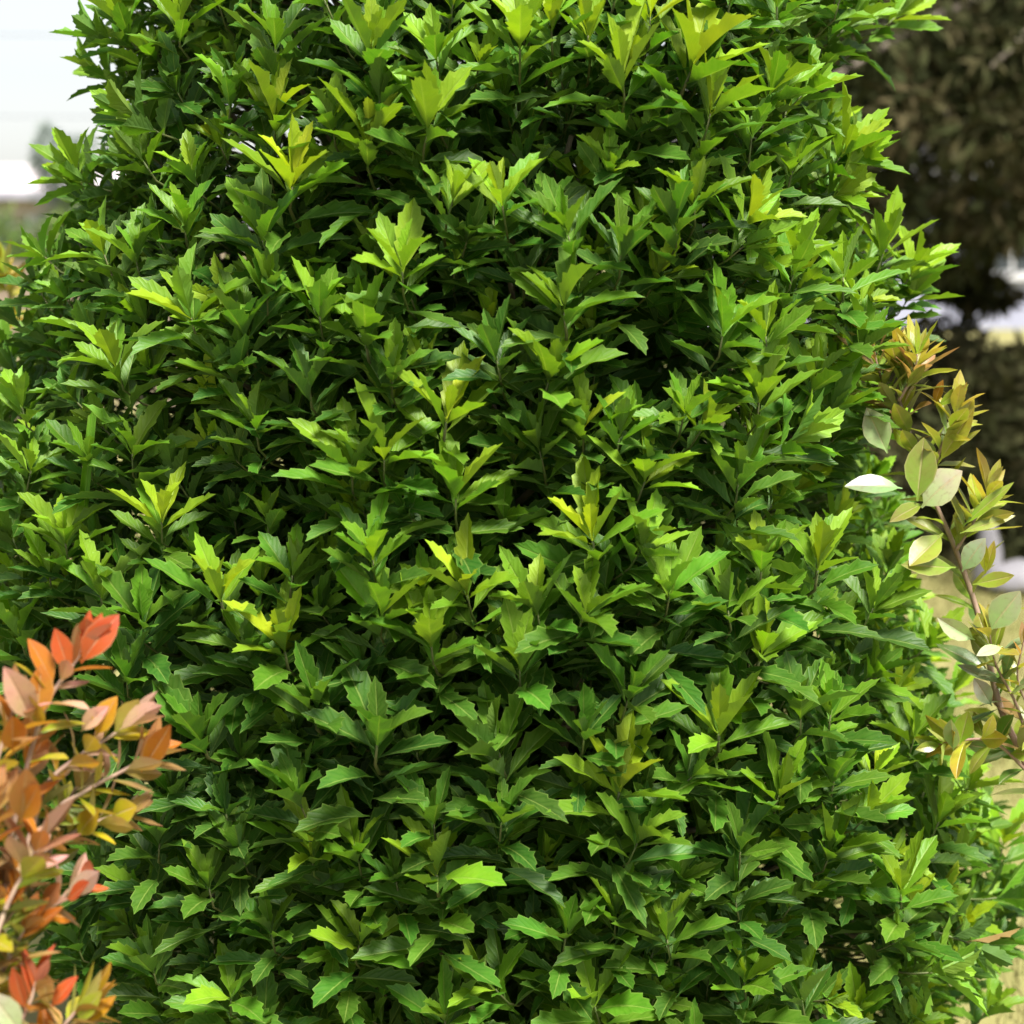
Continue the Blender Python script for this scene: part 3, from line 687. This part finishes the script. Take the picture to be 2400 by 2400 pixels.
def box(x0, x1, y0, y1, z0, z1):
    V = [(x0, y0, z0), (x1, y0, z0), (x1, y1, z0), (x0, y1, z0), (x0, y0, z1), (x1, y0, z1), (x1, y1, z1), (x0, y1, z1)]
    return V, [(0, 3, 2, 1), (4, 5, 6, 7), (0, 1, 5, 4), (1, 2, 6, 5), (2, 3, 7, 6), (3, 0, 4, 7)]
def boxo(name, b, mat, parent): 
    V, F = box(*b); return mesh_obj(name, V, F, mat, parent)
def house(name, loc, label, wx, wy, wall_h, roof_h, over, mats, windows, door):
    h = empty(name, loc); tag(h, label, 'house')
    mw, mr, mt, mg, mdoor = mats
    boxo('wall', (-wx / 2, wx / 2, 0, wy, -.1, wall_h), mw, h)
    a, b = wx / 2 + over, wy + over
    V = [(-a, -over, wall_h), (a, -over, wall_h), (a, b, wall_h), (-a, b, wall_h), (-a, wy / 2, wall_h + roof_h), (a, wy / 2, wall_h + roof_h)]
    r = mesh_obj('roof', V, [(0, 1, 5, 4), (2, 3, 4, 5), (0, 4, 3), (1, 2, 5), (0, 3, 2, 1)], mr, h)
    boxo('fascia', (-a, a, -over - .04, -over - .003, wall_h - .16, wall_h + .02), mt, h)
    for (x, z, ww, hh) in windows:
        f = boxo('window', (x - ww / 2, x + ww / 2, -.05, -.003, z, z + hh), mt, h)
        boxo('pane', (x - ww / 2 + .07, x - .03, -.07, -.053, z + .07, z + hh - .07), mg, f)
        boxo('pane', (x + .03, x + ww / 2 - .07, -.07, -.053, z + .07, z + hh - .07), mg, f)
        boxo('sill', (x - ww / 2 - .06, x + ww / 2 + .06, -.12, -.003, z - .08, z - .003), mt, f)
    if door is not None:
        d = boxo('door', (door - .45, door + .45, -.05, -.003, 0, 2.05), mdoor, h)
        boxo('handle', (door + .3, door + .36, -.10, -.053, .95, 1.08), mg, d)
    return h
M_GLASS = plain_mat('dark_glass', (.02, .025, .03), (.05, .06, .07), 2, .1, 0)
M_TRIM = plain_mat('white_trim', (.50, .50, .52), (.55, .55, .57), 3, .6, 0)
M_LAV = plain_mat('lavender_grey_siding', (.26, .27, .37), (.32, .33, .42), 1.5, .7, .1)
M_ROOF1 = plain_mat('dark_shingle', (.05, .05, .055), (.09, .085, .085), 5, .9, .4)
M_BEIGE = plain_mat('pinkish_render', (.34, .29, .26), (.40, .35, .32), 1.2, .85, .1)
M_ROOF2 = plain_mat('pale_sheet_roof', (.44, .38, .41), (.50, .45, .47), 1.0, .6, .1)
M_FASC = plain_mat('grey_fascia', (.24, .24, .30), (.30, .30, .36), 2, .6, 0)
M_DOOR = plain_mat('brown_door', (.10, .06, .04), (.14, .09, .06), 4, .5, .1)
h1 = at(2330, 620, 27)
house('pale_house', (h1[0] + 1.5, h1[1], 0), 'pale lavender-grey house glimpsed between the dark conifer and juniper', 13, 7, 2.7, 1.9, .5,
      (M_LAV, M_ROOF1, M_TRIM, M_GLASS, M_DOOR), [(-4.4, .9, 1.3, 1.2), (-1.2, .9, 1.3, 1.2), (3.6, .9, 1.6, 1.2)], 1.2)

def rock(loc, s, label, seed):
    import bmesh
    bm = bmesh.new(); bmesh.ops.create_icosphere(bm, subdivisions=3, radius=1)
    for v in bm.verts:
        k = 1 + .28 * noise.noise(v.co * 1.3 + Vector((seed, 0, 0))) + .10 * noise.noise(v.co * 3.7 + Vector((0, seed, 0)))
        v.co = Vector((v.co.x * s[0] * k, v.co.y * s[1] * k, max(-.4, v.co.z) * s[2] * k))
    me = bpy.data.meshes.new('rock'); bm.to_mesh(me); bm.free(); me.shade_smooth(); me.materials.append(M_ROCK)
    o = link(bpy.data.objects.new('rock', me)); o.location = loc; tag(o, label, 'rock')
M_ROCK = plain_mat('pale_stone', (.16, .155, .17), (.24, .23, .25), 9, .85, .5)
g = at(2385, 1330, 6.9); rock((g[0], g[1], .03), (.16, .1, .085), 'flat pale stone lying at the foot of the juniper bush', 3.1)
g = at(2318, 1300, 6.9); rock((g[0], g[1] + .02, .09), (.055, .06, .20), 'narrow upright pale stone beside the juniper bush', 8.4)

# ------------------------------------------------------------------ background, left
h2 = at(-250, 560, 36)
house('low_house', (h2[0] - 1.2, h2[1], 0), 'low pinkish-beige building with pale roof beyond the fence', 12, 6, 2.55, .75, .35,
      (M_BEIGE, M_ROOF2, M_FASC, M_GLASS, M_DOOR), [(-3, .9, 1.4, 1.1), (.5, .9, 1.4, 1.1), (3.4, .9, 1.0, 1.1)], -4.8)

def leafy(name, loc, label, cat, cl, per, length, cols, trunk_h, tr):
    o = empty(name, loc); tag(o, label, cat)
    V, F = tubes([(bez([(0, 0, -.1), (.03, .02, trunk_h * .5), (0, 0, trunk_h)], 5), np.linspace(tr, tr * .35, 11))], 8)
    mesh_obj('trunk', V, F, M_BARK, o, True)
    needle_crown('crown', cl, per, length, *cols, o, .0, 'x'); return o
g = at(150, 560, 24)
cl = [(np.array([rng.normal(0, .75), rng.normal(0, .5), rng.uniform(.3, 1.75) - .0]), rng.uniform(.2, .4)) for _ in range(70)]
leafy('round_shrub', (g[0], g[1], 0), 'rounded mid-green shrub in front of the low pinkish building', 'shrub', cl, 90, .16, ((.05, .09, .025), (.09, .15, .04), (.14, .19, .06)), 1.2, .05)
g = at(165, 560, 30)
cl = []
for _ in range(70):
    f = rng.uniform(0, 1)
    cl.append((np.array([rng.normal(0, .42 * (1.25 - f)) - .30 * f, rng.normal(0, .35), 1.3 + 2.1 * f]), rng.uniform(.12, .28)))
for _ in range(16):
    cl.append((np.array([-.62 + rng.normal(0, .07), rng.normal(0, .2), rng.uniform(2.6, 3.75)]), rng.uniform(.08, .18)))
leafy('distant_tree', (g[0] + .2, g[1], 0), 'small hazy grey-green tree standing against the white sky', 'tree', cl, 80, .14, ((.16, .20, .19), (.22, .26, .24), (.28, .32, .30)), 2.4, .08)  # crown colours lightened, distance haze painted into them

fence = empty('wooden_fence', (0, 0, 0)); tag(fence, 'weathered brown board fence in front of the low pinkish building', 'fence')
M_WOOD = plain_mat('weathered_wood', (.16, .12, .085), (.26, .21, .16), 6, .85, .4)
f0 = at(0, 640, 13); fence.location = (f0[0], f0[1], 0)
for k in range(-3, 3):
    boxo('post', (k * 1.8 - .05, k * 1.8 + .05, .003, .10, -.1, 1.42), M_WOOD, fence)
    for q in range(6):
        boxo('board', (k * 1.8 - .9 + .02, k * 1.8 + .88, -.022 - .004 * (q % 2), 0, .12 + q * .205, .12 + q * .205 + .17), M_WOOD, fence)

M_POLE = plain_mat('pole_wood', (.14, .11, .09), (.2, .17, .14), 5, .9, .3)
M_WIRE = plain_mat('cable_sheath', (.12, .13, .16), (.16, .17, .2), 5, .6, 0)
ends = []
for xx in (-24.0, 14.0):
    V, F = tubes([([(0, 0, -.3), (0, 0, 9.2)], [.14, .10])], 12)
    p = empty('utility_pole', (xx, 46, 0))
    tag(p, 'wooden utility pole with a crossarm carrying the thin cables', 'pole', 'poles carrying the cables')
    mesh_obj('shaft', V, F, M_POLE, p, True)
    boxo('crossarm', (-.9, .9, -.17, -.105, 7.25, 7.37), M_POLE, p)
for hgt, lab in ((7.55, 'upper thin cable crossing the white sky'), (5.2, 'lower thin cable crossing the white sky')):
    xs = np.linspace(-23.9, 13.9, 24); pts = [(x, 45.86, hgt - .12 * (1 - ((x + 5) / 18.9) ** 2)) for x in xs]
    V, F = tubes([(pts, [.014] * 24)], 6); o = mesh_obj('utility_wire', V, F, M_WIRE, None, True); tag(o, lab, 'cable')

# ------------------------------------------------------------------ grass on the visible lawn
N = 26000
gx = rng.uniform(.4, 3.6, N); gy = rng.uniform(-.4, 5.0, N)
hgt = rng.uniform(.02, .065, N); an = rng.uniform(0, 6.28, N); ln = rng.normal(0, .5, (N, 2)) * hgt[:, None]
wv = np.stack([np.cos(an), np.sin(an)], 1) * .0028
b = np.stack([gx, gy, np.full(N, -.03)], 1)
v0 = b.copy(); v0[:, :2] -= wv; v1 = b.copy(); v1[:, :2] += wv; v2 = b.copy(); v2[:, :2] += ln; v2[:, 2] += hgt + .02
me = bpy.data.meshes.new('grass'); me.vertices.add(N * 3); me.vertices.foreach_set('co', np.stack([v0, v1, v2], 1).astype(np.float32).ravel())
me.loops.add(N * 3); me.loops.foreach_set('vertex_index', np.arange(N * 3, dtype=np.int32)); me.polygons.add(N)
me.polygons.foreach_set('loop_start', np.arange(0, N * 3, 3, dtype=np.int32)); me.update(calc_edges=True)
tt = rng.uniform(0, 1, N)[:, None]
cc = np.array([.09, .12, .025]) * (1 - tt) + np.array([.24, .19, .09]) * tt
a = me.attributes.new('tone', 'FLOAT_COLOR', 'POINT'); a.data.foreach_set('color', np.repeat(np.concatenate([cc, np.ones((N, 1))], 1), 3, 0).astype(np.float32).ravel())
me.materials.append(M_NEEDLE)
o = link(bpy.data.objects.new('grass', me)); tag(o, 'short dry yellow-green grass growing on the lawn', 'grass', kind='stuff')
